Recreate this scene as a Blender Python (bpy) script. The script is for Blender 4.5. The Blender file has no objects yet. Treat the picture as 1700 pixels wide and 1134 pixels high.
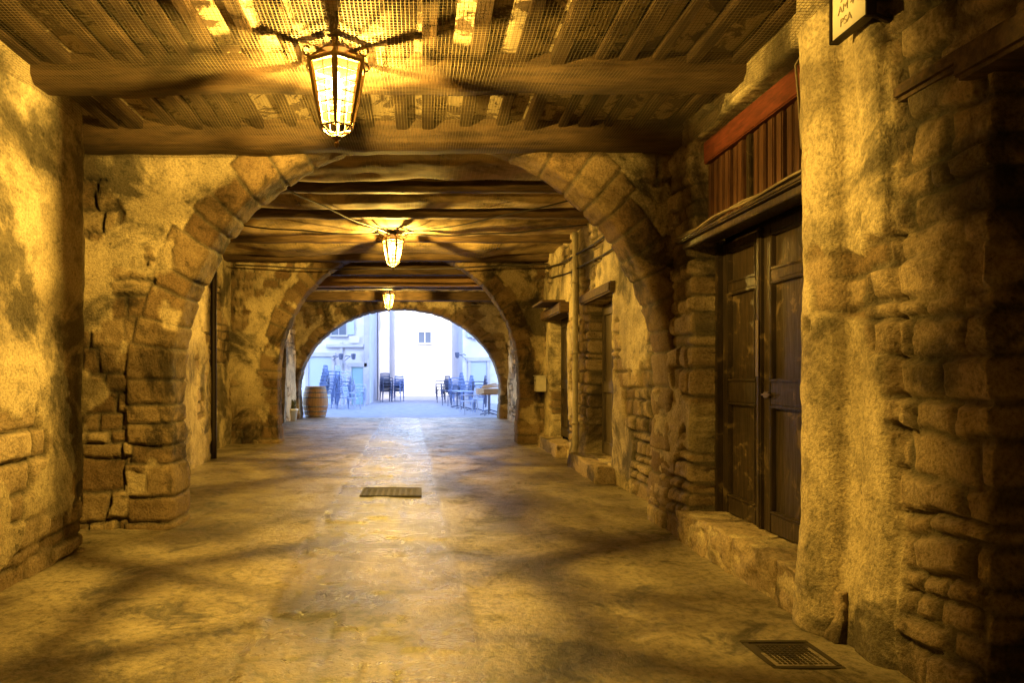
import bpy, bmesh, math, random
import numpy as np
from mathutils import Vector, Matrix
random.seed(4); RNG=np.random.RandomState(11)
sc=bpy.context.scene
sc.view_settings.view_transform='Standard'; sc.view_settings.look='None'; sc.view_settings.exposure=0

# ---------------------------------------------------------------- noise
def _h(ix,iy,iz,seed):
    n=(ix.astype(np.int64)*374761393+iy.astype(np.int64)*668265263+iz.astype(np.int64)*2147483647+seed*1274126177)&0xffffffff
    n=((n^(n>>13))*1274126177)&0xffffffff
    n=((n^(n>>16))*2246822519)&0xffffffff
    return ((n^(n>>15))&0xffff)/65535.0
def vnoise(x,y,z,seed=0):
    x,y,z=np.broadcast_arrays(x,y,z)
    xi=np.floor(x);yi=np.floor(y);zi=np.floor(z)
    fx=x-xi;fy=y-yi;fz=z-zi
    fx=fx*fx*(3-2*fx);fy=fy*fy*(3-2*fy);fz=fz*fz*(3-2*fz)
    r=0
    for a in (0,1):
        wa=fx if a else 1-fx
        for b in (0,1):
            wb=fy if b else 1-fy
            for c in (0,1):
                wc=fz if c else 1-fz
                r=r+wa*wb*wc*_h(xi+a,yi+b,zi+c,seed)
    return r
def fbm(x,y,z,seed=0,oct=4):
    s=0;a=.5;f=1.;t=0
    for i in range(oct):
        s=s+a*vnoise(x*f,y*f,z*f,seed+i*17);t+=a;a*=.5;f*=2.03
    return s/t
def sstep(a,b,x):
    t=np.clip((x-a)/(b-a),0,1);return t*t*(3-2*t)

class Masonry:
    def __init__(s,seed,ch=.22,bw=.36,vmax=5,umax=40,warp=1.):
        r=np.random.RandomState(seed)
        b=[-1.];
        while b[-1]<vmax: b.append(b[-1]+ch*r.uniform(.5,1.5))
        s.rows=np.array(b); s.cols=[];s.rnd=[]; s.warp=warp
        for i in range(len(b)):
            c=[-6+r.uniform(0,bw)]
            while c[-1]<umax: c.append(c[-1]+bw*r.uniform(.4,1.6))
            s.cols.append(np.array(c)); s.rnd.append(r.rand(len(c)+2))
    def __call__(s,u,v):
        k=s.warp
        u=u+k*(.11*(fbm(u*2.5,v*4,0*u,91,3)-.5)); v=v+k*(.13*(fbm(u*1.7,v*2,0*u+3,92,3)-.5)+.03*(fbm(u*9,v*9,0*u,93,2)-.5))
        ri=np.clip(np.searchsorted(s.rows,v)-1,0,len(s.rows)-2)
        e=np.minimum(v-s.rows[ri],s.rows[ri+1]-v); rn=np.zeros_like(u)
        for r in np.unique(ri):
            m=ri==r; c=s.cols[r]; uu=u[m]
            ci=np.clip(np.searchsorted(c,uu)-1,0,len(c)-2)
            e[m]=np.minimum(e[m],np.minimum(uu-c[ci],c[ci+1]-uu)); rn[m]=s.rnd[r][ci]
        return np.maximum(e,0),rn

# ---------------------------------------------------------------- node helpers
def newmat(name):
    m=bpy.data.materials.new(name); m.use_nodes=True
    nt=m.node_tree; nt.nodes.clear()
    out=nt.nodes.new('ShaderNodeOutputMaterial'); b=nt.nodes.new('ShaderNodeBsdfPrincipled')
    nt.links.new(b.outputs[0],out.inputs[0]); return m,nt,b,out
def noise(nt,vec,scale,detail=4,rough=.6,dist=0):
    n=nt.nodes.new('ShaderNodeTexNoise'); n.inputs['Scale'].default_value=scale; n.inputs['Detail'].default_value=detail
    n.inputs['Roughness'].default_value=rough; n.inputs['Distortion'].default_value=dist
    nt.links.new(vec,n.inputs['Vector']); return n.outputs['Fac']
def ramp(nt,fac,stops):
    r=nt.nodes.new('ShaderNodeValToRGB'); el=r.color_ramp.elements
    while len(el)<len(stops): el.new(.5)
    for e,(p,c) in zip(el,stops):
        e.position=p; e.color=(c if len(c)==4 else (*c,1)) if hasattr(c,'__len__') else (c,c,c,1)
    nt.links.new(fac,r.inputs[0]); return r.outputs[0]
def mix(nt,f,a,b,mode='MIX'):
    m=nt.nodes.new('ShaderNodeMix'); m.data_type='RGBA'; m.blend_type=mode
    for i,v in ((0,f),(6,a),(7,b)):
        if isinstance(v,(int,float)): m.inputs[i].default_value=v
        elif isinstance(v,tuple): m.inputs[i].default_value=(*v,1)
        else: nt.links.new(v,m.inputs[i])
    return m.outputs[2]
def bump(nt,b,h,strength,dist=.02):
    n=nt.nodes.new('ShaderNodeBump'); n.inputs['Strength'].default_value=strength; n.inputs['Distance'].default_value=dist
    nt.links.new(h,n.inputs['Height']); nt.links.new(n.outputs[0],b.inputs['Normal'])
def coords(nt):
    return nt.nodes.new('ShaderNodeTexCoord').outputs['Object']

def stone_mat(name,dark,light,plaster,stain=.35,stainscale=1.1):
    m,nt,b,o=newmat(name); c=coords(nt)
    at=nt.nodes.new('ShaderNodeAttribute'); at.attribute_name='Col'
    sp=nt.nodes.new('ShaderNodeSeparateColor'); nt.links.new(at.outputs['Color'],sp.inputs[0])
    n1=noise(nt,c,9,6,.72); n2=noise(nt,c,55,4,.75); n3=noise(nt,c,stainscale,6,.68,.6)
    st=mix(nt,sp.outputs[0],dark,light)
    st=mix(nt,ramp(nt,n1,[(.38,.0),(.58,1.)]),mix(nt,.5,st,dark),st)
    mo_shade=tuple(.22*p for p in plaster)  # mortar darkened to paint thin shadow lines into the joints
    stm=mix(nt,sp.outputs[1],mo_shade,st)
    pl=mix(nt,ramp(nt,noise(nt,c,3.2,6,.72),[(.40,0.),(.54,1.)]),tuple(.6*p for p in plaster),plaster)
    col=mix(nt,sp.outputs[2],stm,pl)
    col=mix(nt,1.,col,ramp(nt,n3,[(.41,stain),(.50,1.)]),'MULTIPLY')
    col=mix(nt,1.,col,ramp(nt,n2,[(.34,.5),(.56,1.)]),'MULTIPLY')
    pits=ramp(nt,n1,[(.34,.35),(.39,1.)])
    col=mix(nt,.8,col,pits,'MULTIPLY')
    nt.links.new(col,b.inputs['Base Color']); b.inputs['Roughness'].default_value=.8
    b.inputs['Specular IOR Level'].default_value=.3
    hh=mix(nt,.62,n1,n2)
    bump(nt,b,hh,.9,.03)
    return m
STONE=stone_mat('old_stone',(.20,.13,.065),(.52,.40,.25),(.55,.44,.27),.30)
ARCHM=stone_mat('arch_stone',(.15,.088,.04),(.45,.34,.19),(.53,.42,.25),.22)

def simple(name,col,rough=.6,metal=0,nscale=0,var=.5,bmp=0,spec=.5,stretch=None,scuff=None):
    m,nt,b,o=newmat(name); b.inputs['Roughness'].default_value=rough; b.inputs['Metallic'].default_value=metal
    b.inputs['Specular IOR Level'].default_value=spec
    b.inputs['Base Color'].default_value=(*col,1)
    if nscale:
        c0=c=coords(nt)
        if stretch:
            mp=nt.nodes.new('ShaderNodeMapping'); mp.inputs['Scale'].default_value=stretch; nt.links.new(c,mp.inputs[0]); c=mp.outputs[0]
        n=noise(nt,c,nscale,5,.65)
        cc=mix(nt,ramp(nt,n,[(.35,0.),(.65,1.)]),tuple(var*x for x in col),col)
        if scuff:
            cc=mix(nt,ramp(nt,noise(nt,c0,5,6,.75,.8),[(.57,0.),(.64,1.)]),cc,scuff)
            nt.links.new(ramp(nt,n,[(.3,rough*1.6),(.7,rough*.8)]),b.inputs['Roughness'])
        nt.links.new(cc,b.inputs['Base Color'])
        if bmp: bump(nt,b,n,bmp,.01)
    return m
IRON=simple('wrought_iron',(.03,.02,.012),.5,.6)
LAMPIRON=simple('lantern_iron',(.16,.10,.04),.5,.5)
DOORW=simple('dark_varnished_wood',(.042,.027,.015),.32,0,6,.35,.35,.6,(6,6,.6),(.11,.075,.04))
REDW=simple('red_painted_board',(.13,.028,.012),.6,0,7,.45,.3,.4,(1,1,5))
SLATW=simple('reddish_slats',(.10,.042,.02),.55,0,8,.4,.4,.4,(6,6,.6))
BEAMW=simple('old_beam_wood',(.105,.062,.028),.75,0,5,.3,.8,.3,(.5,5,5))
ORBEAM=simple('warm_beam_wood',(.42,.24,.10),.7,0,5,.55,.5,.3,(.5,5,5))
JOISTW=simple('joist_wood',(.05,.029,.014),.8,0,5,.4,.5,.2,(5,.6,5))
CABLE=simple('cable_rubber',(.025,.018,.012),.6)
LIGHTCABLE=simple('old_cable',(.16,.12,.07),.7,0,12,.5)
m,nt,b,o=newmat('ceiling_laths'); c=coords(nt)
n=noise(nt,c,4,6,.72,.6)
nt.links.new(mix(nt,ramp(nt,n,[(.47,0.),(.51,1.)]),(.07,.042,.021),(.44,.35,.22)),b.inputs['Base Color']); b.inputs['Roughness'].default_value=.9
bump(nt,b,n,.8,.03); CEIL=m
def netmat(name,cell,thr,col,base):
    m,nt,b,o=newmat(name); c=coords(nt)
    sx=nt.nodes.new('ShaderNodeSeparateXYZ'); nt.links.new(c,sx.inputs[0])
    outs=[]
    for k in (0,1):
        a=nt.nodes.new('ShaderNodeMath');a.operation='MULTIPLY';a.inputs[1].default_value=1/cell;nt.links.new(sx.outputs[k],a.inputs[0])
        f=nt.nodes.new('ShaderNodeMath');f.operation='FRACT';nt.links.new(a.outputs[0],f.inputs[0])
        g=nt.nodes.new('ShaderNodeMath');g.operation='LESS_THAN';g.inputs[1].default_value=thr;nt.links.new(f.outputs[0],g.inputs[0]); outs.append(g.outputs[0])
    mx=nt.nodes.new('ShaderNodeMath');mx.operation='MAXIMUM';nt.links.new(outs[0],mx.inputs[0]);nt.links.new(outs[1],mx.inputs[1])
    m2=nt.nodes.new('ShaderNodeMath');m2.operation='MAXIMUM';m2.inputs[1].default_value=base
    if base>0:
        r=ramp(nt,noise(nt,c,1.6,4,.6,.5),[(.35,base*.7),(.6,min(1,base*1.15))]); nt.links.new(r,m2.inputs[1])
    nt.links.new(mx.outputs[0],m2.inputs[0])
    nt.links.new(m2.outputs[0],b.inputs['Alpha'])
    n=noise(nt,c,2.6,5,.65,.5)
    nt.links.new(mix(nt,ramp(nt,n,[(.38,0.),(.6,1.)]),tuple(.4*x for x in col),col),b.inputs['Base Color']); b.inputs['Roughness'].default_value=.9
    return m
NET=netmat('debris_net',.022,.13,(.20,.145,.07),0)
CLOTH=netmat('dusty_net_cloth',.05,.1,(.36,.25,.115),.88)
m,nt,b,o=newmat('worn_paving'); c=coords(nt)
at=nt.nodes.new('ShaderNodeAttribute'); at.attribute_name='Col'; sp=nt.nodes.new('ShaderNodeSeparateColor'); nt.links.new(at.outputs['Color'],sp.inputs[0])
nA=noise(nt,c,.7,7,.70,.6); nB=noise(nt,c,22,5,.76); nC=noise(nt,c,2.4,8,.76,1.0)
col=mix(nt,ramp(nt,nA,[(.42,0.),(.56,1.)]),(.15,.115,.07),(.34,.28,.175))
col=mix(nt,1.,col,ramp(nt,nC,[(.37,.32),(.45,.85),(.6,1.)]),'MULTIPLY')
col=mix(nt,1.,col,ramp(nt,nB,[(.38,.45),(.54,1.)]),'MULTIPLY')
col=mix(nt,sp.outputs[1],mix(nt,1.,col,(.30,.28,.25),'MULTIPLY'),col)
col=mix(nt,sp.outputs[2],col,mix(nt,1.,col,(.70,.68,.66),'MULTIPLY'))
nt.links.new(col,b.inputs['Base Color'])
rr=ramp(nt,nC,[(.37,.56),(.55,.36)])
nt.links.new(mix(nt,sp.outputs[2],rr,mix(nt,1.,rr,(.74,.74,.74),'MULTIPLY')),b.inputs['Roughness']); b.inputs['Specular IOR Level'].default_value=.62
bump(nt,b,mix(nt,.45,nB,nC),.75,.025); FLOOR=m
GROUND=simple('street_ground',(.30,.29,.28),.8,0,2,.75,.2)
PAVE=simple('paving_shade_tint',(.28,.30,.40),.75,0,3,.7,.3)  # blue tint paints the bluish outdoor shade into the paving

# ---------------------------------------------------------------- mesh helpers
def link(o):
    sc.collection.objects.link(o); return o
def grid_obj(name,P,col,mat,keep=None,smooth=True):
    nu,nv=P.shape[:2]
    idx=np.arange(nu*nv).reshape(nu,nv)
    f=np.stack([idx[:-1,:-1],idx[1:,:-1],idx[1:,1:],idx[:-1,1:]],-1)
    f=f[keep] if keep is not None else f.reshape(-1,4)
    me=bpy.data.meshes.new(name); me.from_pydata(P.reshape(-1,3).tolist(),[],f.tolist())
    a=me.color_attributes.new('Col','FLOAT_COLOR','POINT')
    cc=np.ones((nu*nv,4),np.float32); cc[:,:3]=col.reshape(-1,3); a.data.foreach_set('color',cc.ravel())
    me.materials.append(mat)
    me.polygons.foreach_set('use_smooth',[smooth]*len(me.polygons))
    return link(bpy.data.objects.new(name,me))
def box(bm,x0,x1,y0,y1,z0,z1,bev=0):
    r=bmesh.ops.create_cube(bm,size=1)
    for v in r['verts']:
        v.co=Vector(((x0+x1)/2+v.co.x*(x1-x0),(y0+y1)/2+v.co.y*(y1-y0),(z0+z1)/2+v.co.z*(z1-z0)))
    if bev: bmesh.ops.bevel(bm,geom=list({e for v in r['verts'] for e in v.link_edges}),offset=bev,segments=2,affect='EDGES')
def bmobj(name,bm,mat,smooth=False,parent=None):
    me=bpy.data.meshes.new(name); bm.to_mesh(me); bm.free(); me.materials.append(mat)
    if smooth: me.polygons.foreach_set('use_smooth',[True]*len(me.polygons))
    o=link(bpy.data.objects.new(name,me))
    if parent: o.parent=parent
    return o
def boxobj(name,b,mat,bev=0,parent=None):
    bm=bmesh.new(); 
    for q in (b if isinstance(b[0],(tuple,list)) else [b]): box(bm,*q,bev=bev)
    return bmobj(name,bm,mat,parent=parent)
def empty(name,loc=(0,0,0)):
    e=link(bpy.data.objects.new(name,None)); e.location=loc; return e
def tube(bm,pts,r,n=8,closed=False):
    pts=[Vector(p) for p in pts]; rings=[]
    for i,p in enumerate(pts):
        if closed: t=(pts[(i+1)%len(pts)]-pts[i-1]).normalized()
        else: t=(pts[min(i+1,len(pts)-1)]-pts[max(i-1,0)]).normalized()
        up=Vector((0,0,1)) if abs(t.z)<.9 else Vector((1,0,0))
        a=t.cross(up).normalized(); b=t.cross(a)
        rr=r[i] if hasattr(r,'__len__') else r
        rings.append([bm.verts.new(p+a*math.cos(2*math.pi*k/n)*rr+b*math.sin(2*math.pi*k/n)*rr) for k in range(n)])
    m=len(rings)
    for i in range(m if closed else m-1):
        A=rings[i];B=rings[(i+1)%m]
        for k in range(n): bm.faces.new((A[k],A[(k+1)%n],B[(k+1)%n],B[k]))
    if not closed:
        bm.faces.new(rings[0][::-1]); bm.faces.new(rings[-1])
def lathe(bm,prof,cx=0,cy=0,n=24):
    rings=[[bm.verts.new((cx+r*math.cos(2*math.pi*k/n),cy+r*math.sin(2*math.pi*k/n),z)) for k in range(n)] for r,z in prof]
    for A,B in zip(rings,rings[1:]):
        for k in range(n): bm.faces.new((A[k],A[(k+1)%n],B[(k+1)%n],B[k]))
    bm.faces.new(rings[0][::-1]); bm.faces.new(rings[-1])

def seq(a,b,step): 
    n=max(1,int(round((b-a)/step))); return list(np.linspace(a,b,n+1))
def wall(name,path,z1,mat,side,openings=(),hf=None,seed=0,fine=(2.,6.5),res=(.018,.035)):
    path=np.array(path,float); seg=np.hypot(*np.diff(path,axis=0).T); cum=np.concatenate([[0],np.cumsum(seg)])
    def s_of_y(y): return np.interp(y,path[:,1],cum)
    bp=set(cum.tolist())
    ops=[(s_of_y(a),s_of_y(b),c,d,dp) for a,b,c,d,dp in openings]
    for a,b,c,d,dp in ops: bp|={a,b}
    bp|={s_of_y(1.0),s_of_y(fine[1])}
    bp=sorted(bp); S=[bp[0]]
    for a,b in zip(bp,bp[1:]):
        if b-a<1e-4: continue
        ymid=np.interp((a+b)/2,cum,path[:,1]); st=res[0] if fine[0]<=ymid<=fine[1] or (a<s_of_y(fine[1])-.01 and b>s_of_y(fine[0])+.01) else res[1]
        if ymid<1: st=.08
        S+=seq(a,b,st)[1:]
    zb={0.,z1}
    for a,b,c,d,dp in ops: zb|={c,d}
    zb=sorted(zb); Z=[zb[0]]
    for a,b in zip(zb,zb[1:]): Z+=seq(a,b,.018)[1:]
    S=np.array(S);Z=np.array(Z)
    X=np.interp(S,cum,path[:,0]);Y=np.interp(S,cum,path[:,1])
    e=.02
    tx=np.interp(S+e,cum,path[:,0])-np.interp(S-e,cum,path[:,0]); ty=np.interp(S+e,cum,path[:,1])-np.interp(S-e,cum,path[:,1])
    L=np.hypot(tx,ty); nx=-ty/L*side; ny=tx/L*side
    SS,ZZ=np.meshgrid(S,Z,indexing='ij'); XX=X[:,None]+0*ZZ; YY=Y[:,None]+0*ZZ
    h,col=hf(SS,XX,YY,ZZ,seed)
    P=np.stack([XX+nx[:,None]*h,YY+ny[:,None]*h,ZZ],-1)
    sm=(S[:-1]+S[1:])/2; zm=(Z[:-1]+Z[1:])/2
    keep=np.ones((len(sm),len(zm)),bool)
    for a,b,c,d,dp in ops: keep&=~((sm[:,None]>a)&(sm[:,None]<b)&(zm[None]>c)&(zm[None]<d))
    o=grid_obj(name,P,col,mat,keep)
    if ops:
        bm=bmesh.new(); bm.from_mesh(o.data); bm.verts.ensure_lookup_table()
        nz=len(Z); bm.verts.index_update()
        for a,b,c,d,dp in ops:
            def inr(v):
                i=v.index
                if i<0 or i>=len(S)*nz: return False
                s=S[i//nz]; z=Z[i%nz]; return a-1e-5<=s<=b+1e-5 and c-1e-5<=z<=d+1e-5
            es=[e_ for e_ in bm.edges if e_.is_boundary and inr(e_.verts[0]) and inr(e_.verts[1]) and not (c<=0 and e_.verts[0].co.z<1e-4 and e_.verts[1].co.z<1e-4)]
            k=5
            for j in range(k):
                r=bmesh.ops.extrude_edge_only(bm,edges=es)
                vs=[g for g in r['geom'] if isinstance(g,bmesh.types.BMVert)]
                for v in vs:
                    v.co.x+=side*dp/k+random.uniform(-.005,.005); v.co.z+=random.uniform(-.006,.006); v.co.y+=random.uniform(-.006,.006)
                es=[g for g in r['geom'] if isinstance(g,bmesh.types.BMEdge)]
            bm.verts.index_update()
        bm.to_mesh(o.data); bm.free()
    return o

def mixed_wall(plfn,ms,amp=.03):
    def hf(s,x,y,z,seed):
        e,rn=ms(s,z)
        n=fbm(s*1.1,z*1.1,0*s+seed,seed+5,5)
        fine=fbm(s*10,z*10,0*s,seed+9,4)-.5; mid=fbm(s*3.2,z*3.2,0*s,seed+19,3)-.5
        jd=sstep(.26,.42,fbm(s*2.2,z*2.2,0*s,seed+27,3))
        st=sstep(.0,.024,e-.014*(fine+.3)); stj=1-(1-st)*(.35+.65*jd)
        tilt=(fbm(s*4+rn*31,z*4+rn*17,0*s,seed+51,2)-.5)
        hs=stj*amp*(.35+1.2*rn)+fine*.026+mid*.010+tilt*.030*stj
        pm=np.clip(plfn(s,x,y,z,n),0,1)
        hp=amp*1.35+(fbm(s*1.3,z*1.3,0*s,seed+31,3)-.5)*.07+fine*.018+(fbm(s*4,z*4,0*s,seed+33,2)-.5)*.015
        h=hs*(1-pm)+hp*pm
        h+=(fbm(s*.6,z*.5,0*s+7,seed+40,2)-.5)*.07
        return h,np.stack([np.clip(rn,0,1),stj,pm],-1)
    return hf

def pl_right(s,x,y,z,n):
    m=sstep(.46,.48,n)
    strip=sstep(3.02,3.06,y+.30*(n-.5))
    nearm=strip*sstep(.35,.37,n+.25*sstep(.2,1.1,z)-.12)
    rub=sstep(.74,.76,n)
    m=np.where((y>2.3)&(y<3.8),np.maximum(nearm,rub),m)
    m=np.where(y>6,sstep(.48,.50,n),m)
    m=np.where((y>5.3)&(y<7.6),sstep(.53,.55,n),m)
    return m
MS_R=Masonry(3,.17,.27); base_r=mixed_wall(pl_right,MS_R,.040)
def hf_right(s,x,y,z,seed):
    h,c=base_r(s,x,y,z,seed)
    near=sstep(2.3,2.4,y)*sstep(3.1,3.0,y)
    c[...,0]=c[...,0]*(1-near)+near*(.45+.55*c[...,0])
    t=(y-3.56)/.16; h+=np.where(np.abs(t)<1,.10*np.sqrt(np.clip(1-t*t,0,1)),0)
    t=(y-3.17)/.11; h+=np.where(np.abs(t)<1,.03*np.clip(1-t**4,0,1),0)
    h-=.03*sstep(.02,.0,np.abs(y-3.055-.02*(z-1.5)))
    h+=sstep(.6,.0,z)*.05*sstep(2.4,2.5,y)
    return h,c
wall('rubble_stone_wall',[(2.23,-5),(2.23,6.25),(2.5,6.4),(2.52,13.5),(2.75,13.8),(2.78,21.05)],4.0,STONE,1,
  openings=[(1.1,2.56,0,2.55,.5),(3.74,5.40,.25,3.27,.3),(8.5,9.8,.22,2.42,.28),(11.2,12.7,.15,2.45,.28)],hf=hf_right,seed=2,res=(.014,.03))
def pl_left(s,x,y,z,n):
    return np.where(y>6,sstep(.43,.45,n),sstep(.37,.39,n+.08*sstep(.2,1.2,z)))
MS_L=Masonry(8,.19,.28)
wall('plastered_stone_wall',[(-2.65,-5),(-2.65,5.1),(-3.12,5.13),(-3.12,6.3),(-3.45,10.8),(-3.85,10.85),(-3.85,13.6),(-3.95,13.8),(-4.0,21.05)],4.0,STONE,-1,
  openings=[(17.4,19.2,0,2.4,.7)],hf=mixed_wall(pl_left,MS_L,.030),seed=7,fine=(2.,5.0),res=(.02,.035))

# ---------------------------------------------------------------- arches
def arch(name,cx,y0,th,R,Rz,spring,xl,xr,ztop,mat,seed,ringw=.36,du=.025,plth=.42,amp=.03):
    path=[];out=[]
    for z in seq(0,spring,du)[:-1]: path.append((cx-R,z));out.append((xl,z))
    na=int(math.pi*(R+Rz)/2/du)
    angs=set(np.linspace(math.pi,0,na).tolist())
    for X in (xl,xr): angs.add(math.atan2(ztop-spring,X-cx))
    for a in sorted(angs,reverse=True):
        c,s=math.cos(a),math.sin(a)
        ex,ez=cx+R*c,spring+Rz*s
        dx,dz=ex-cx,ez-spring
        t=1e9
        if dx<-1e-6:t=min(t,(xl-cx)/dx)
        if dx>1e-6:t=min(t,(xr-cx)/dx)
        if dz>1e-6:t=min(t,(ztop-spring)/dz)
        path.append((ex,ez)); out.append((cx+dx*t,spring+dz*t))
    for z in seq(0,spring,du)[::-1][1:]: path.append((cx+R,z));out.append((xr,z))
    path=np.array(path);out=np.array(out)
    seg=np.hypot(*np.diff(path,axis=0).T); S=np.concatenate([[0],np.cumsum(seg)])
    D=out-path; Ld=np.maximum(np.hypot(D[:,0],D[:,1]),.02); Dn=D/Ld[:,None]
    T=np.gradient(path,axis=0); T/=np.hypot(T[:,0],T[:,1])[:,None]
    N=np.stack([T[:,1],-T[:,0]],-1)
    rs=np.array(seq(0,ringw*1.15,du)); n2=42
    def fr(i):
        r1=np.minimum(rs,Ld[i]*.9*rs/rs[-1]) if Ld[i]*.9<rs[-1] else rs
        r2=np.linspace(r1[-1],Ld[i],n2)[1:]; return np.concatenate([r1,r2])
    Rr=np.array([fr(i) for i in range(len(path))])
    w=np.array(seq(0,th,.035))[1:-1]
    SS=S[:,None]
    rg=np.random.RandomState(seed); j=[-.1]
    while j[-1]<S[-1]+.5: j.append(j[-1]+rg.uniform(.16,.34))
    j=np.array(j); jr=rg.rand(len(j)+1)
    ms=Masonry(seed+3,.19,.3)
    def ring(s,r,seedn):
        sw=s+.04*(fbm(s*3,r*4,0*s,seedn,3)-.5)
        ji=np.clip(np.searchsorted(j,sw)-1,0,len(j)-2)
        rw_=ringw*(.72+.4*jr[ji])+.04*(fbm(s*5,r*2,0*s,seedn+4,2)-.5)
        e=np.minimum(np.minimum(sw-j[ji],j[ji+1]-sw),np.abs(rw_-r)*1.3); return np.maximum(e,0),jr[ji],r<rw_
    def face(s,r,x,z,flip):
        e1,rn1,inr=ring(s,r,seed)
        fine=fbm(x*10+flip,z*10,0*s,seed+1,4)-.5; mid=fbm(x*3+flip,z*3,0*s,seed+15,3)-.5
        jd=sstep(.26,.40,fbm(x*2.2+flip,z*2.2,0*s,seed+27,3))
        st1=sstep(.0,.020,e1-.010*(fine+.3)); st1=1-(1-st1)*(.5+.5*jd)
        h1=st1*amp*.85+.024*rn1+fine*.026+.012
        e2,rn2=ms(x+10+flip,z); st2=sstep(.0,.024,e2-.01*(fine+.3)); st2=1-(1-st2)*(.4+.6*jd)
        n=fbm(x*1.2+flip,z*1.2,0*s,seed+2,5)
        pm=sstep(plth,plth+.02,n)*sstep(.45,1.1,z+.6*(n-.5))
        h2=(st2*amp*(.4+1.2*rn2)+fine*.032+mid*.014)*(1-pm)+pm*(amp*1.1+(fbm(x*2,z*2,0*s,seed+6,3)-.5)*.05+fine*.018)
        low=sstep(1.0,.0,z)*.05
        ringpl=sstep(.60,.62,fbm(x*1.6+z*.3,z*1.6,0*s+5,seed+8,4))
        h=np.where(inr,h1*(1-ringpl)+ringpl*(amp*1.1+fine*.02),h2)+low+(fbm(x*.8,z*.8,0*s,seed+12,2)-.5)*.06
        col=np.stack([np.where(inr,rn1*.5,rn2),np.where(inr,st1,st2),np.where(inr,ringpl*.8,pm)],-1)
        return h,col
    XX=path[:,0:1]+Dn[:,0:1]*Rr; ZZ=path[:,1:2]+Dn[:,1:2]*Rr; SR=SS+0*Rr
    hF,cF=face(SR,Rr,XX,ZZ,0.); hB,cB=face(SR,Rr,XX,ZZ,3.3)
    W=w[None,:]+0*SS; Sx=SS+0*W; PX=path[:,0:1]+0*W; PZ=path[:,1:2]+0*W
    e,rn,_=ring(Sx,0*W-.2,seed)
    st=sstep(.0,.024,e); fine=fbm(PX*7,W*7,PZ*7,seed+1,4)-.5
    hS=st*.018+.022*rn+fine*.045+sstep(1.,0,PZ)*.04
    cS=np.stack([rn*.6,st,0*rn],-1)
    Fr=np.stack([XX,y0-hF,ZZ],-1); Bk=np.stack([XX,y0+th+hB,ZZ],-1)
    So=np.stack([PX+N[:,0:1]*hS,y0+W,PZ+N[:,1:2]*hS],-1)
    ch=(fbm(S*7,0*S,0*S,seed+20,3)-.3)*.06
    for G in (Fr,Bk):
        G[:,0,0]+=N[:,0]*(hS[:,0]-.01); G[:,0,2]+=N[:,1]*(hS[:,0]-.01)
    Fr[:,0,1]+=.02+ch*.6
    Bk[:,0,1]-=.02+ch*.6
    P=np.concatenate([Bk[:,::-1],So[:,::-1],Fr],1); C=np.concatenate([cB[:,::-1],cS[:,::-1],cF],1)
    return grid_obj(name,P,C,mat)
arch('stone_arch',-.02,5.9,.38,2.25,2.36,1.22,-3.3,2.5,4.05,ARCHM,21,plth=.45,ringw=.33,du=.018,amp=.036)
arch('stone_arch',-.47,13.3,.4,2.45,2.6,1.35,-4.1,2.85,4.05,ARCHM,33,du=.035,plth=.46)
arch('stone_arch',-.7,21.0,.55,3.22,2.62,.9,-4.75,3.35,4.08,ARCHM,47,du=.05,plth=.47)

# ---------------------------------------------------------------- floor
us=np.array(seq(-4.7,3.4,.03)); vs=np.array(seq(0.2,21.6,.035))
vs=np.concatenate([np.array(seq(-5,.2,.2))[:-1],vs])
U,V=np.meshgrid(us,vs,indexing='ij')
msf=Masonry(77,.30,.42,vmax=3,umax=60,warp=.5)
cx=-.25-.02*V
ef,rnf=msf(V,U-cx+.3)
inside=sstep(.62,.56,np.abs(U-cx+.12*(fbm(V,U,0*U,5,3)-.5)))
jt=1-(1-sstep(.0,.014,ef))*inside*.9*sstep(.30,.45,fbm(U*2,V*2,0*U,88,3))
crack=np.abs(fbm(U*.7,V*.7,0*U,61,5)-.5); ck=1-(1-sstep(0,.003,crack))*.9*sstep(.47,.57,fbm(U*.5,V*.5,0*U,69,2))
H=.03*(fbm(U*.7,V*.7,0*U,3,3)-.5)+.012*(fbm(U*5,V*5,0*U,6,3)-.5)-.008*(1-jt)-.008*(1-ck)+.010*inside*(rnf-.5)
grid_obj('passage_floor',np.stack([U,V,H],-1),np.stack([rnf,jt*ck,inside],-1),FLOOR)
boxobj('ground',(-400,400,-400,600,-.5,-.03),GROUND)
boxobj('street_pavement',(-12,12,21.62,60,-.2,-.012),PAVE)

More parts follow.
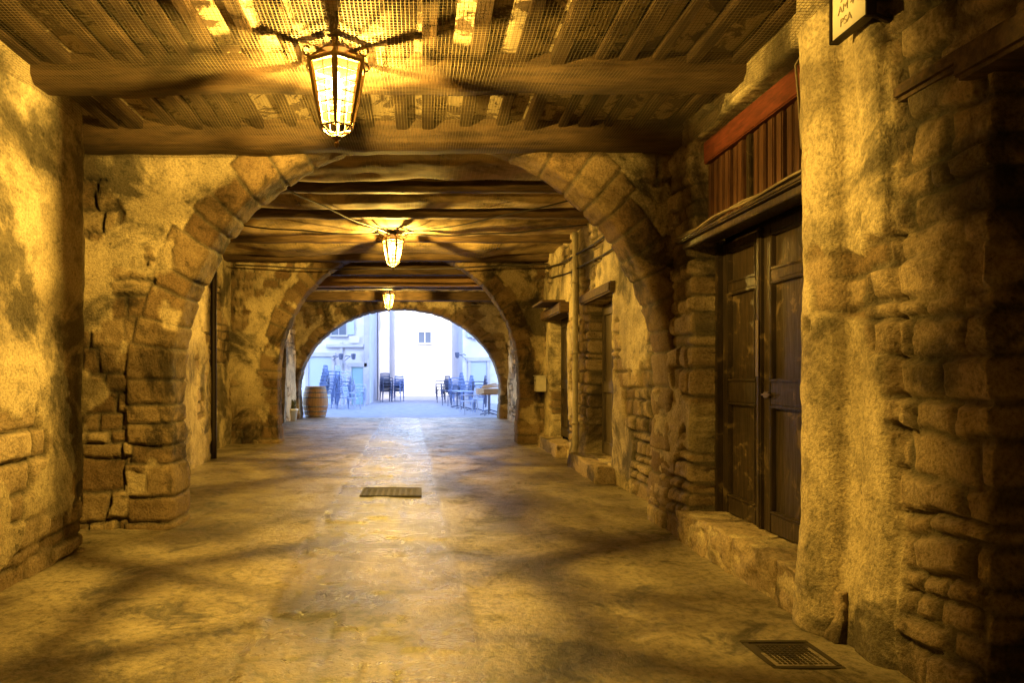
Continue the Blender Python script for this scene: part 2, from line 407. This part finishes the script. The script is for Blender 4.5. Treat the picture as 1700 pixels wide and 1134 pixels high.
# ---------------------------------------------------------------- ceilings
def ceiling(y0,y1,zc,zb,beams,xl,xr,netz,netm,sag,dense):
    p=empty('timber_ceiling')
    boxobj('lath_deck',(xl,xr,y0,y1,zc,zc+.08),CEIL,parent=p)
    bm=bmesh.new(); x=xl+.1
    while x<xr-.1:
        wj=random.uniform(.06,.11); a=y0+.01
        box(bm,x,x+wj,a,y1-.01,zc-random.uniform(.05,.09),zc-.002,bev=.008)
        x+=wj+random.uniform(.08,.22)
    bmobj('joists',bm,JOISTW,parent=p)
    bm=bmesh.new()
    for (yb,wb) in beams:
        n=60; prev=None; dz=random.uniform(-.01,.01); ph=random.uniform(0,50)
        for i in range(n+1):
            X=xl+.02+(xr-xl-.04)*i/n; q1=np.array([X*2.2+ph]); z_=np.array([0.])
            a=float(fbm(q1,z_,z_,3,3)[0]-.5)*.07; b_=float(fbm(q1+9,z_,z_,4,3)[0]-.5)*(.06 if not dense else .03)
            q=[(X,yb-wb/2+a,zc-.004),(X,yb-wb/2+a,zb+.05+dz+b_),(X,yb-wb/2+.04+a,zb+dz+b_),(X,yb+wb/2-.03,zb+dz+b_),(X,yb+wb/2,zb+.03),(X,yb+wb/2,zc-.004)]
            vs_=[bm.verts.new(t) for t in q]
            if prev: 
                for k in range(5): bm.faces.new((prev[k],prev[k+1],vs_[k+1],vs_[k]))
            prev=vs_
    bmobj('cross_beams',bm,BEAMW,parent=p,smooth=True)
    us=np.array(seq(xl+.03,xr-.03,.05)); vs=np.array(seq(y0+.01,y1-.01,.04)); U,V=np.meshgrid(us,vs,indexing='ij')
    yb=np.array([b[0] for b in beams]); d=np.min(np.abs(V[...,None]-yb),-1)
    Z=netz-sag*sstep(.06,.55,d)*(.2+1.5*fbm(U*.9,V*.5,0*U,12,3))-dense*.05*(np.abs(fbm(U*1.2+V*.7,V*1.6-U*.5,0*U,15,3)-.5))
    o=grid_obj('hanging_net',np.stack([U,V,Z],-1),np.ones(U.shape+(3,)),netm); o.parent=p
ceiling(-5,5.93,3.52,3.32,[(-3.2,.24),(-1.9,.24),(-.6,.24),(.7,.24),(1.95,.24),(3.2,.24),(4.55,.24),(5.72,.28)],-3.2,2.4,3.29,NET,.04,0)
ceiling(6.3,13.28,3.84,3.60,[(6.6,.2),(8.1,.22),(9.4,.22),(11.1,.22),(12.9,.3)],-3.95,2.8,3.72,CLOTH,.10,1)
p3=empty('timber_ceiling')
boxobj('lath_deck',(-4.2,3.0,13.72,21.0,3.86,3.92),CEIL,parent=p3)
boxobj('beams',[(-4.1,2.95,y,y+.28,3.6,3.857) for y in (14.6,17.0,19.6)],BEAMW,.02,parent=p3)
boxobj('pale_beam',(-4.0,2.9,15.6,15.9,3.48,3.78),ORBEAM,.02,parent=p3)

SH=simple('outer_masonry',(.36,.32,.27),.9,0,2,.7,.3)
sh=empty('passage_building')  # unseen masses around the passage, added so sunlight cannot leak in
boxobj('right_mass',(3.3,11,-8,21.55,-.02,4.06),SH,parent=sh)
boxobj('left_mass',[(-11,-4.68,-8,17.35,-.02,4.06),(-11,-4.68,19.25,21.55,-.02,4.06),(-11,-4.68,17.35,19.25,2.42,4.06)],SH,parent=sh)
boxobj('shading_storeys',(-11,11,-8,21.56,4.062,12),SH,parent=sh)  # unseen block, height set so its shadow covers the near houses
boxobj('daylight_stop_wall',(-4.67,3.29,-5.4,-5.01,-.02,4.055),SH,parent=sh)  # unseen wall behind the camera, added to keep daylight out

# ---------------------------------------------------------------- main door on right
door=empty('double_door')
X0=2.42
def leaf(y0,y1,z0,z1,x,name,parent,mat,rails,t=.05,st=.09):
    bm=bmesh.new()
    box(bm,x+.03,x+t,y0+.01,y1-.01,z0+.01,z1-.01)
    box(bm,x,x+t+.003,y0,y0+st,z0,z1,bev=.006); box(bm,x,x+t+.003,y1-st,y1,z0,z1,bev=.006)
    for zc,w in rails: box(bm,x+.001,x+t+.002,y0+st+.001,y1-st-.001,zc-w/2,zc+w/2,bev=.006)
    for (a,wa),(b_,wb) in zip(rails,rails[1:]):
        za=a+wa/2;zb=b_-wb/2
        if zb-za>.2:
            q=.022
            for bb in ((y0+st+.002,y1-st-.002,za+.001,za+q),(y0+st+.002,y1-st-.002,zb-q,zb-.001)): box(bm,x-.006,x+.035,bb[0],bb[1],bb[2],bb[3],bev=.006)
            for bb in ((y0+st+.002,y0+st+q,za+q,zb-q),(y1-st-q,y1-st-.002,za+q,zb-q)): box(bm,x-.006,x+.035,bb[0],bb[1],bb[2],bb[3],bev=.006)
    return bmobj(name,bm,mat,parent=parent)
rails=[(.33,.13),(1.23,.16),(2.05,.07),(2.38,.06)]
leaf(3.80,4.69,.265,2.41,X0,'leaf_near',door,DOORW,rails)
leaf(4.74,5.36,.265,2.41,X0+.015,'leaf_far',door,DOORW,rails)
boxobj('frame',[(X0-.03,X0+.09,5.362,5.43,.25,2.42),(X0-.03,X0+.09,3.72,3.798,.25,2.42)],DOORW,.006,parent=door)
boxobj('meeting_bar',(X0-.03,X0+.05,4.692,4.738,.265,2.41),DOORW,.01,parent=door)
bm=bmesh.new()
bmesh.ops.create_cone(bm,cap_ends=True,segments=24,radius1=.055,radius2=.055,depth=.03,matrix=Matrix.Translation((X0-.004,4.17,2.24))@Matrix.Rotation(math.pi/2,4,'Y')@Matrix.Scale(1.5,4,(1,0,0)))
bmobj('round_vent',bm,CABLE,parent=door)
BRASS=simple('worn_brass',(.35,.26,.12),.35,.9)
boxobj('latch',[(X0-.02,X0+.0,4.60,4.66,1.2,1.24),(X0-.03,X0-.012,4.56,4.67,1.215,1.228)],BRASS,.003,parent=door)
boxobj('lock_plate',[(X0-.036,X0-.031,4.695,4.735,1.35,1.75)],BRASS,.001,parent=door)
boxobj('back_panel',(2.56,2.6,3.6,5.5,.2,3.4),DOORW,parent=door)
gr=empty('slatted_transom')
sl=[];y=3.76
while y<5.36:
    sl.append((2.335+random.uniform(-.012,.006),2.365,y,y+.07,2.56,3.075)); y+=.105
boxobj('slats',sl,SLATW,.008,parent=gr)
boxobj('backing',(2.372,2.39,3.72,5.42,2.5,3.26),IRON,parent=gr)
boxobj('red_board',(2.30,2.366,3.70,5.42,3.08,3.262),REDW,.008,parent=gr)
boxobj('post',(2.325,2.37,4.70,4.75,2.56,3.078),DOORW,.006,parent=gr)
can=empty('door_canopy')
boxobj('shelf',(2.10,2.41,3.66,5.46,2.44,2.47),DOORW,.01,parent=can)
boxobj('fascia',(2.14,2.18,3.68,5.44,2.39,2.438),DOORW,.005,parent=can)
bm=bmesh.new()
for k in range(5):
    pts=[(2.10+.03*k+.012*math.sin(i*.9+k),3.6+i*.19,2.487+.010*math.sin(i*1.3+k*2)+.012*(k%2)) for i in range(11)]
    tube(bm,pts,.009)
tube(bm,[(2.12,3.6,2.49),(2.10,3.66,2.62),(2.105,3.70,2.9),(2.10,3.72,3.1),(2.12,3.6,3.2),(2.16,3.35,3.22)],.007)
bmobj('bundled_cables',bm,LIGHTCABLE,True,parent=can)
def finish_stone(bm,name,mat=STONE,tone=.8):
    me=bpy.data.meshes.new(name); bm.to_mesh(me); bm.free(); me.materials.append(mat)
    a=me.color_attributes.new('Col','FLOAT_COLOR','POINT'); a.data.foreach_set('color',[tone,1,0,1]*len(me.vertices))
    me.polygons.foreach_set('use_smooth',[True]*len(me.polygons)); return link(bpy.data.objects.new(name,me))
def jitter(bm,f,a):
    co=np.array([v.co[:] for v in bm.verts])
    d=np.stack([(fbm(co[:,0]*f,co[:,1]*f,co[:,2]*f,s_,4)-.5)*a[i] for i,s_ in enumerate((1,2,3))],-1)
    for v,q in zip(bm.verts,d): v.co+=Vector(q)
bm=bmesh.new(); y=3.34
for L in (.62,.55,.5,.42):
    r=bmesh.ops.create_cube(bm,size=1); 
    for v in r['verts']: v.co=Vector((2.32+v.co.x*.42,y+L/2+v.co.y*(L-.012),.12+v.co.z*.27))
    bmesh.ops.subdivide_edges(bm,edges=list({e for v in r['verts'] for e in v.link_edges}),cuts=16,use_grid_fill=True)
    y+=L
jitter(bm,7,(.10,.03,.06)); finish_stone(bm,'stone_doorstep')
boxobj('wooden_lintel',(2.12,2.5,1.0,2.66,2.53,2.66),BEAMW,.02)
boxobj('wooden_lintel',(2.15,2.3,2.64,3.04,2.60,2.68),BEAMW,.02)
nd_=empty('side_door')
leaf(1.15,2.5,0.03,2.5,2.62,'leaf',nd_,SLATW,[(.1,.15),(1.1,.16),(1.9,.1),(2.42,.1)])
BROWND=simple('weathered_brown_door',(.12,.09,.06),.55,0,6,.5,.3,.4,(5,5,.6))
for y0,y1,zt,mt in ((8.5,9.8,2.42,BROWND),(11.2,12.7,2.45,DOORW)):
    p=empty('wooden_door'); m_=(y0+y1)/2
    for a,b_,nm in ((y0+.03,m_-.005,'leaf_a'),(m_+.005,y1-.03,'leaf_b')):
        leaf(a,b_,.2,zt-.02,2.66,nm,p,mt,[(.3,.15),(1.2,.12),(zt-.1,.12)],st=.07)
boxobj('wooden_lintel',(2.36,2.6,8.35,9.95,2.42,2.56),BEAMW,.02)
boxobj('wooden_lintel',(2.30,2.6,11.05,12.85,2.42,2.60),BEAMW,.02)
boxobj('shelf_awning',(2.05,2.46,11.3,12.3,2.62,2.66),BEAMW,.01)
for (a,b_,x0_) in ((8.3,10.0,2.2),(11.0,12.8,2.25)):
    bm=bmesh.new(); r=bmesh.ops.create_cube(bm,size=1)
    for v in r['verts']: v.co=Vector(((x0_+2.62)/2+v.co.x*(2.62-x0_),(a+b_)/2+v.co.y*(b_-a),.08+v.co.z*.24))
    bmesh.ops.subdivide_edges(bm,edges=bm.edges[:],cuts=14,use_grid_fill=True)
    jitter(bm,5,(.09,.07,.07)); finish_stone(bm,'stone_doorstep')
PIPE=simple('pale_pipe',(.45,.38,.26),.6,0,10,.7,.1)
bm=bmesh.new(); tube(bm,[(2.40,10.35,z) for z in np.linspace(.02,3.6,12)],.045,12)
for z in (.6,1.7,2.8): tube(bm,[(2.40,10.35,z),(2.40,10.35,z+.04)],.058,12)
bmobj('drain_pipe',bm,PIPE,True)
bm=bmesh.new(); tube(bm,[(-3.36,10.7,z) for z in np.linspace(.02,3.6,12)],.05,12)
bmobj('drain_pipe',bm,IRON,True)
mb=empty('mailbox'); WHITEM=simple('off_white_metal',(.55,.5,.42),.5,.0,8,.8)
boxobj('box',(2.24,2.44,12.95,13.2,1.05,1.35),WHITEM,.01,parent=mb); boxobj('lid',(2.22,2.45,12.93,13.22,1.352,1.37),WHITEM,.004,parent=mb); boxobj('slot',(2.235,2.243,12.99,13.16,1.26,1.28),IRON,parent=mb)

# sign plate, top right
sg=empty('enamel_sign')
boxobj('plate',(2.05,2.075,3.05,3.31,3.02,3.27),WHITEM,.006,parent=sg)
boxobj('frame',[(2.04,2.09,3.04,3.05,3.01,3.28),(2.04,2.09,3.31,3.32,3.01,3.28),(2.04,2.09,3.05,3.31,3.01,3.02),(2.04,2.09,3.05,3.31,3.27,3.28)],IRON,.003,parent=sg)
bm=bmesh.new(); tube(bm,[(2.09,3.08,3.04),(2.16,3.07,3.0),(2.24,3.06,3.0)],.012); tube(bm,[(2.09,3.2,3.2),(2.24,3.2,3.2)],.012); box(bm,2.09,2.12,3.09,3.28,3.05,3.24,bev=.01)
bmobj('bracket',bm,IRON,parent=sg)
INK=simple('faded_lettering',(.22,.17,.11),.7)
for i,t in enumerate(('JOI','AM 4','PSA')):
    cu=bpy.data.curves.new('lettering','FONT'); cu.body=t; cu.size=.055; cu.extrude=.001; cu.align_x='CENTER'; cu.materials.append(INK)
    o=link(bpy.data.objects.new('lettering_%d'%(i+1),cu)); o.matrix_world=Matrix.Translation((2.048,3.20,3.19-.065*i))@Matrix(((0,0,-1,0),(-1,0,0,0),(0,1,0,0),(0,0,0,1))); o.parent=sg

# ---------------------------------------------------------------- lanterns
m,nt,b,o=newmat('bulb_glow'); nt.nodes.remove(b); e=nt.nodes.new('ShaderNodeEmission'); e.inputs[0].default_value=(1,.85,.45,1); e.inputs[1].default_value=60; nt.links.new(e.outputs[0],o.inputs[0]); BULB=m
m,nt,b,o=newmat('lantern_glass'); nt.nodes.remove(b)
tr=nt.nodes.new('ShaderNodeBsdfTransparent'); tl=nt.nodes.new('ShaderNodeBsdfTranslucent'); tl.inputs[0].default_value=(1,.95,.8,1)
mx=nt.nodes.new('ShaderNodeMixShader'); mx.inputs[0].default_value=.006; nt.links.new(tr.outputs[0],mx.inputs[1]); nt.links.new(tl.outputs[0],mx.inputs[2]); nt.links.new(mx.outputs[0],o.inputs[0]); GLASS=m
LC=(1,.61,.10)
def lantern(x,y,z,ztop,power,rot):
    p=empty('hanging_lantern',(x,y,z)); n=6
    Rt,Rb,zt,zb=.17,.098,.185,-.175
    cor=lambda k,R,zz:(R*math.cos(rot+k*2*math.pi/n),R*math.sin(rot+k*2*math.pi/n),zz)
    bm=bmesh.new()
    for k in range(n):
        tube(bm,[cor(k,Rt+.012,zt+.03),cor(k,Rt,zt),cor(k,(Rt+Rb)/2,(zt+zb)/2),cor(k,Rb,zb),cor(k,Rb*.5,zb-.035),(0,0,zb-.06)],[.010,.019,.018,.009,.004,.004],6)
        a=rot+k*2*math.pi/n
        tube(bm,[((Rt+.02+.025*math.sin(t))*math.cos(a),(Rt+.02+.025*math.sin(t))*math.sin(a),zt+.045-.025*math.cos(t)) for t in np.linspace(0,4,8)],.006,6)
        tube(bm,[((Rt*(1-t)+.02*t+.02*math.sin(t*6.3))*math.cos(a),(Rt*(1-t)+.02*t+.02*math.sin(t*6.3))*math.sin(a),zt+.17*t**1.5) for t in np.linspace(0,1,9)],.017,6)
    bmv=[(Rt,zt,.016),(Rb,zb,.008)]+[(Rb+(Rt-Rb)*f,zb+(zt-zb)*f,.0035) for f in (.17,.34,.5,.66,.83)]
    for R,zz,r in bmv:
        for k in range(n): tube(bm,[cor(k,R,zz),cor(k+1,R,zz)],r,6)
    for k in range(n):
        a=[(Vector(cor(k,R,zz))+Vector(cor(k+1,R,zz)))/2 for R,zz in ((Rt,zt),(Rb,zb))]; tube(bm,a,.003,6)
    lathe(bm,[(.004,zb-.12),(.012,zb-.11),(.018,zb-.095),(.008,zb-.08),(.022,zb-.07),(.03,zb-.055),(.02,zb-.045)],n=12)
    lathe(bm,[(.055,zt+.165),(.06,zt+.175),(.03,zt+.20),(.012,zt+.215)],n=12)
    lathe(bm,[(.11,zt+.07),(.112,zt+.075),(.05,zt+.14),(.02,zt+.17)],n=12)
    H=ztop-z
    tube(bm,[(0,0,zt+.2),(0,0,H)],.009,8)
    s=(H-zt-.2)
    for k in range(4):
        a=rot+k*math.pi/2
        pts=[]
        for t in np.linspace(0,1,14):
            r=.015+.06*math.sin(math.pi*t)*(1-.3*t)+ (.02 if t>.9 else 0); pts.append((r*math.cos(a),r*math.sin(a),zt+.2+s*.8*t))
        tube(bm,pts,.006,6)
        tube(bm,[((.06+.022*math.cos(t))*math.cos(a),(.06+.022*math.cos(t))*math.sin(a),zt+.2+s*.75+.022*math.sin(t)) for t in np.linspace(-2,3,9)],.005,6)
    for j in range(3):
        tube(bm,[(.016*math.cos(t)*(j%2),.016*math.cos(t)*(1-j%2),H-.02-.03*j+.02*math.sin(t)) for t in np.linspace(0,2*math.pi,10)[:-1]],.004,5,closed=True)
    bmobj('iron_cage',bm,LAMPIRON,parent=p)
    bm=bmesh.new()
    for k in range(n):
        q=[cor(k,Rt-.012,zt-.005),cor(k+1,Rt-.012,zt-.005),cor(k+1,Rb-.012,zb+.005),cor(k,Rb-.012,zb+.005)]
        bm.faces.new([bm.verts.new(v) for v in q])
    bmobj('glass_panes',bm,GLASS,parent=p)
    bm=bmesh.new(); lathe(bm,[(.008,.035),(.03,.05),(.038,.075),(.03,.10),(.016,.125),(.014,.15)],n=16); bmobj('bulb',bm,BULB,True,parent=p)
    bm=bmesh.new(); lathe(bm,[(.018,.15),(.02,.20),(.01,.22)],n=12); tube(bm,[(0,0,.2),(0,0,zt+.18)],.006); bmobj('socket',bm,IRON,True,parent=p)
    l=bpy.data.lights.new('lamp_light','POINT'); l.energy=power; l.color=LC; l.shadow_soft_size=.010
    lo=link(bpy.data.objects.new('lamp_light',l)); lo.location=(0,0,.01); lo.parent=p
lantern(-.5,3.9,2.99,3.5,820,math.radians(33.5))
lantern(-.45,10.4,3.30,3.72,820,math.radians(52))
lantern(-.9,18.2,3.42,3.85,540,math.radians(44))

bm=bmesh.new()
def cab(a,b_,sag,r=.012,n=14):
    a=Vector(a);b_=Vector(b_); tube(bm,[a.lerp(b_,t)+Vector((0,0,-sag*4*t*(1-t)+.01*math.sin(t*17))) for t in np.linspace(0,1,n)],r,6)
cab((-.45,10.4,3.58),(-3.3,9.2,3.56),.06); cab((-.45,10.4,3.58),(2.4,9.6,3.56),.07); cab((-1.9,6.9,3.56),(-.45,10.4,3.58),.05)
cab((2.4,7.2,3.5),(-.45,10.4,3.58),.08,.01); cab((-3.6,12.8,3.5),(2.4,12.6,3.5),.09,.014)
cab((2.4,12.9,3.45),(2.42,7.0,3.25),.12,.016); cab((2.42,12.5,3.2),(2.42,6.6,3.0),.10,.012)
bmobj('overhead_cables',bm,CABLE,True)

COVER=simple('cast_iron_cover',(.05,.037,.023),.65,.0,20,.6)
def grate(x0,x1,y0,y1,nx,ny,h0):
    bm=bmesh.new(); z=.010
    for q in ((x0,x1,y0,y0+.03),(x0,x1,y1-.03,y1)): box(bm,q[0],q[1],q[2],q[3],-.02,z,bev=.003)
    for q in ((x0,x0+.03),(x1-.03,x1)): box(bm,q[0],q[1],y0+.031,y1-.031,-.02,z,bev=.003)
    for i in range(nx):
        for j in range(ny):
            cx_=x0+.05+(x1-x0-.1)*(i+.5)/nx; cy_=y0+.05+(y1-y0-.1)*(j+.5)/ny
            box(bm,cx_-.3*(x1-x0-.1)/nx,cx_+.3*(x1-x0-.1)/nx,cy_-.3*(y1-y0-.1)/ny,cy_+.3*(y1-y0-.1)/ny,.001,z-.002)
    box(bm,x0+.031,x1-.031,y0+.031,y1-.031,-.02,.004)
    o=bmobj('manhole_cover',bm,COVER); o.location.z=h0
grate(-.70,0.0,7.45,8.0,9,5,-.002)
grate(1.62,1.96,3.05,3.38,10,10,-.006)

# ---------------------------------------------------------------- end-of-passage objects
BW=simple('barrel_oak',(.30,.17,.08),.6,0,6,.6,.3,.4,(6,6,.6)); HOOP=simple('hoop_iron',(.12,.12,.13),.5,.7)
ba=empty('wooden_barrel',(-3.52,21.95,0))
bm=bmesh.new(); hb=1.02
lathe(bm,[(.33+.09*math.sin(math.pi*t),hb*t) for t in np.linspace(0,1,17)],n=28); bmobj('staves',bm,BW,parent=ba)
bm=bmesh.new()
for z in (.05,.2,.36,.66,.82,.96):
    r=.33+.09*math.sin(math.pi*z/hb)+.006; lathe(bm,[(r,z-.02),(r+.004,z),(r,z+.02)],n=28)
bmobj('hoops',bm,HOOP,parent=ba)
POT=simple('white_pot',(.6,.6,.58),.5); SOIL=simple('dry_plant',(.12,.13,.06),.8,0,10)
pt=empty('plant_pot',(-3.95,20.2,0)); bm=bmesh.new(); lathe(bm,[(.13,0),(.17,.3),(.19,.31),(.19,.36),(.15,.36)],n=20); bmobj('pot',bm,POT,True,parent=pt)
bm=bmesh.new()
for i in range(70):
    a=random.uniform(0,6.28); r=random.uniform(.02,.16); h=random.uniform(.4,.62); c0=Vector((r*.5*math.cos(a),r*.5*math.sin(a),.34)); c1=Vector((r*math.cos(a),r*math.sin(a),h))
    s=Vector((-math.sin(a),math.cos(a),0))*.02; bm.faces.new([bm.verts.new(v) for v in (c0,c1-s,c1+Vector((0,0,.03)),c1+s)])
bmobj('leaves',bm,SOIL,parent=pt)

CHM=simple('blue_wicker_chair',(.13,.21,.48),.5,0,8,.7); CHL=simple('pale_blue_chair',(.36,.46,.75),.5,0,8,.8); CHD=simple('dark_chair_metal',(.07,.09,.18),.5,.3)
def chair_parts(bm,dz=0,dy=0):
    r=.02
    for sx in (-.26,.26):
        tube(bm,[(sx,-.25,dz),(sx,-.24,dz+.45),(sx,-.24,dz+.66)],r,6); tube(bm,[(sx,.22+dy,dz),(sx,.24+dy,dz+.45),(sx*.95,.32+dy,dz+.92)],r,6)
        tube(bm,[(sx,-.26,dz+.66),(sx,0,dz+.68),(sx,.28+dy,dz+.66)],.024,6)
    for i in range(5): box(bm,-.25,.25,-.24+i*.095,-.16+i*.095,dz+.44,dz+.46)
    for i in range(5): box(bm,-.24,.24,.25+dy+i*.014,.27+dy+i*.014,dz+.52+i*.08,dz+.58+i*.08)
    tube(bm,[(-.25,.32+dy,dz+.92),(0,.33+dy,dz+.94),(.25,.32+dy,dz+.92)],.022,6)
def chair_stack(x,y,n,rot,mat):
    bm=bmesh.new()
    for i in range(n): 
        k=len(bm.verts); chair_parts(bm,i*.15,0)
        bm.verts.ensure_lookup_table()
        for v in bm.verts[k:]: v.co.y-=i*.035
    o=bmobj('chair_stack',bm,mat); o.location=(x,y,-.01); o.rotation_euler=(0,0,rot); return o
chair_stack(-4.05,28.6,7,math.radians(80),CHM)
chair_stack(-3.75,30.3,7,math.radians(70),CHL)
chair_stack(-3.35,28.0,4,math.radians(95),CHM)
chair_stack(-2.9,30.6,3,math.radians(100),CHL)
chair_stack(-1.9,35.3,5,math.radians(20),CHD)
chair_stack(-1.3,36.0,4,math.radians(-20),CHM)
chair_stack(1.15,34.0,4,math.radians(-60),CHD)
chair_stack(1.75,32.0,5,math.radians(-80),CHM)
chair_stack(2.1,30.6,4,math.radians(-80),CHM)
chair_stack(2.6,29.2,4,math.radians(-100),CHD)
TT=simple('table_top_wood',(.45,.30,.16),.5,0,5,.7)
def table(x,y,rot,top):
    p=empty('bistro_table',(x,y,-.01)); p.rotation_euler=(0,0,rot)
    bm=bmesh.new(); tube(bm,[(0,0,.03),(0,0,.72)],.03,8)
    for k in range(4):
        a=k*math.pi/2+.785; tube(bm,[(0,0,.09),(.2*math.cos(a),.2*math.sin(a),.05),(.34*math.cos(a),.34*math.sin(a),.015)],.02,6)
    bmobj('pedestal',bm,CHD,parent=p); boxobj('top',(-.36,.36,-.36,.36,.722,.752),top,.008,parent=p)
table(2.35,23.2,.2,TT); table(1.75,27.6,.4,CHL); table(1.55,28.9,.1,CHM); table(2.6,25.3,.1,TT); table(2.1,26.4,.3,CHM)
bm=bmesh.new()
for i in range(5): box(bm,-.38,.34,-.34,.34,.758+i*.034,.786+i*.034,bev=.006)
for i in range(3): tube(bm,[(-.4+.1*i,-.2+.15*i,.95+.03*i),(.35,-.2+.18*i,1.0+.05*i)],.025,6)
o=bmobj('stacked_table_tops',bm,TT); o.location=(2.38,23.2,0); o.rotation_euler=(0,0,.35)
for (x,y,r,mt) in ((1.7,23.9,-1.3,CHL),(-2.85,27.2,1.3,CHL),(2.0,25.2,-.8,CHM),(1.3,30.5,-1.1,CHD)):
    bm=bmesh.new(); chair_parts(bm); o=bmobj('terrace_chair',bm,mt); o.location=(x,y,0); o.rotation_euler=(0,0,r)

# ---------------------------------------------------------------- houses outside
def rend(name,c): return simple(name,c,.85,0,1.5,.82,.15)
W1=rend('pale_render_shade_tint',(.50,.53,.66)); W2=rend('white_render',(.84,.84,.84)); W3=rend('tan_render_shade_tint',(.50,.49,.55)); W4=rend('grey_render_shade_tint',(.48,.52,.64))  # all but the white render tinted blue, painting in bluish outdoor shade
GLS=simple('window_glass',(.10,.13,.2),.1); SHU=simple('blue_grey_shutter',(.30,.38,.52),.6); TEAL=simple('teal_door_paint',(.18,.32,.42),.5); STN=rend('dressed_stone_shade_tint',(.36,.38,.48))  # dressed stone carries the same blue shade tint in its colour
def house(x0,x1,y0,y1,h,mat,wins,doors,shut=True):
    p=empty('terraced_house'); boxobj('walls',(x0,x1,y0,y1,-.01,h),mat,parent=p)
    boxobj('cornice',(x0-.1,x1+.1,y0-.25,y1,h+.002,h+.25),STN,.03,parent=p)
    for i,(cx_,cz,w,hh) in enumerate(wins):
        boxobj('window_glass_%d'%i,(cx_-w/2,cx_+w/2,y0-.02,y0-.004,cz-hh/2,cz+hh/2),GLS,parent=p)
        boxobj('window_frame_%d'%i,[(cx_-w/2-.06,cx_-w/2,y0-.06,y0-.003,cz-hh/2,cz+hh/2),(cx_+w/2,cx_+w/2+.06,y0-.06,y0-.003,cz-hh/2,cz+hh/2),(cx_-w/2-.06,cx_+w/2+.06,y0-.07,y0-.003,cz+hh/2+.001,cz+hh/2+.08),(cx_-w/2-.1,cx_+w/2+.1,y0-.14,y0-.003,cz-hh/2-.09,cz-hh/2-.001),(cx_-.02,cx_+.02,y0-.05,y0-.021,cz-hh/2,cz+hh/2)],STN if shut else W2,.004,parent=p)
        if shut: boxobj('shutters_%d'%i,[(cx_-w/2-.06-w*.5,cx_-w/2-.065,y0-.10,y0-.062,cz-hh/2,cz+hh/2),(cx_+w/2+.065,cx_+w/2+.06+w*.5,y0-.10,y0-.062,cz-hh/2,cz+hh/2)],SHU,.004,parent=p)
    for i,(cx_,w,hh,dm) in enumerate(doors):
        boxobj('door_%d'%i,(cx_-w/2,cx_+w/2,y0-.03,y0-.004,0,hh),dm,parent=p)
        boxobj('door_surround_%d'%i,[(cx_-w/2-.15,cx_-w/2-.001,y0-.08,y0-.003,0,hh),(cx_+w/2+.001,cx_+w/2+.15,y0-.08,y0-.003,0,hh),(cx_-w/2-.2,cx_+w/2+.2,y0-.1,y0-.003,hh+.001,hh+.2)],STN,.01,parent=p)
    return p
hA=house(-9,-2.55,32,44,8.5,W1,[(-4.0,4.0,.7,1.3),(-5.9,4.0,.7,1.3),(-4.0,6.8,.7,1.2)],[(-3.1,.55,1.8,TEAL),(-4.9,1.1,2.3,SHU)])
boxobj('pilaster',[(-3.95,-3.80,31.9,31.998,0,3.0),(-2.78,-2.52,31.9,31.998,0,8.4),(-4.6,-2.79,31.85,31.998,2.75,2.9)],STN,.01,parent=hA)
boxobj('shop_sign_board',(-3.5,-3.0,31.86,31.9,2.95,3.3),W3,.01,parent=hA)
house(-2.5,-1.85,38,46,9,W3,[],[])
house(-6,12,46,56,8,W2,[(.22,4.05,.85,.75)],[],False)
house(2.05,9,33,45,8.5,W4,[(2.9,3.9,.6,1.2),(5,3.9,.7,1.3)],[(2.85,.8,2.1,SHU)])
def bracket(x,y,z,d):
    p=empty('wall_street_lamp',(x,y,z)); bm=bmesh.new()
    tube(bm,[(0,0,0),(.1*d,-.15,.05),(.3*d,-.3,.0),(.45*d,-.35,.02)],.02,6); tube(bm,[(0,0,-.2),(.2*d,-.2,-.05),(.3*d,-.3,0)],.015,6)
    lathe(bm,[(.03,.14),(.12,.12),(.09,-.12),(.03,-.15)],.45*d,-.35,12); bmobj('arm_and_head',bm,CHD,parent=p)
bracket(-4.3,31.95,2.3,1); bracket(2.2,32.95,2.4,-1); bracket(-3.7,31.9,2.3,1)

# ---------------------------------------------------------------- world, sun, camera
w=bpy.data.worlds.new('World'); sc.world=w; w.use_nodes=True; nt=w.node_tree
sky=nt.nodes.new('ShaderNodeTexSky'); sky.sky_type='NISHITA'; sky.sun_disc=False
EL=math.radians(36); AZ=math.radians(181)
sky.sun_elevation=EL; sky.sun_rotation=AZ
bg=nt.nodes['Background']; bg.inputs[1].default_value=1.8; nt.links.new(sky.outputs[0],bg.inputs[0])
sun=bpy.data.lights.new('sun','SUN'); sun.energy=5; sun.angle=math.radians(.5); sun.color=(1,.97,.92)
so=link(bpy.data.objects.new('sun',sun)); d=Vector((math.sin(AZ)*math.cos(EL),math.cos(AZ)*math.cos(EL),math.sin(EL)))
so.rotation_euler=(-d).to_track_quat('-Z','Y').to_euler(); so.location=(0,-10,30)
cam=bpy.data.cameras.new('camera'); co=link(bpy.data.objects.new('camera',cam)); co.location=(0,0,1.35); co.rotation_euler=(math.pi/2,0,0)
cam.sensor_width=36; cam.lens=36*1100/1700; cam.shift_x=150/1700; cam.shift_y=58/1700; cam.clip_end=1500; cam.clip_start=.05
sc.camera=co
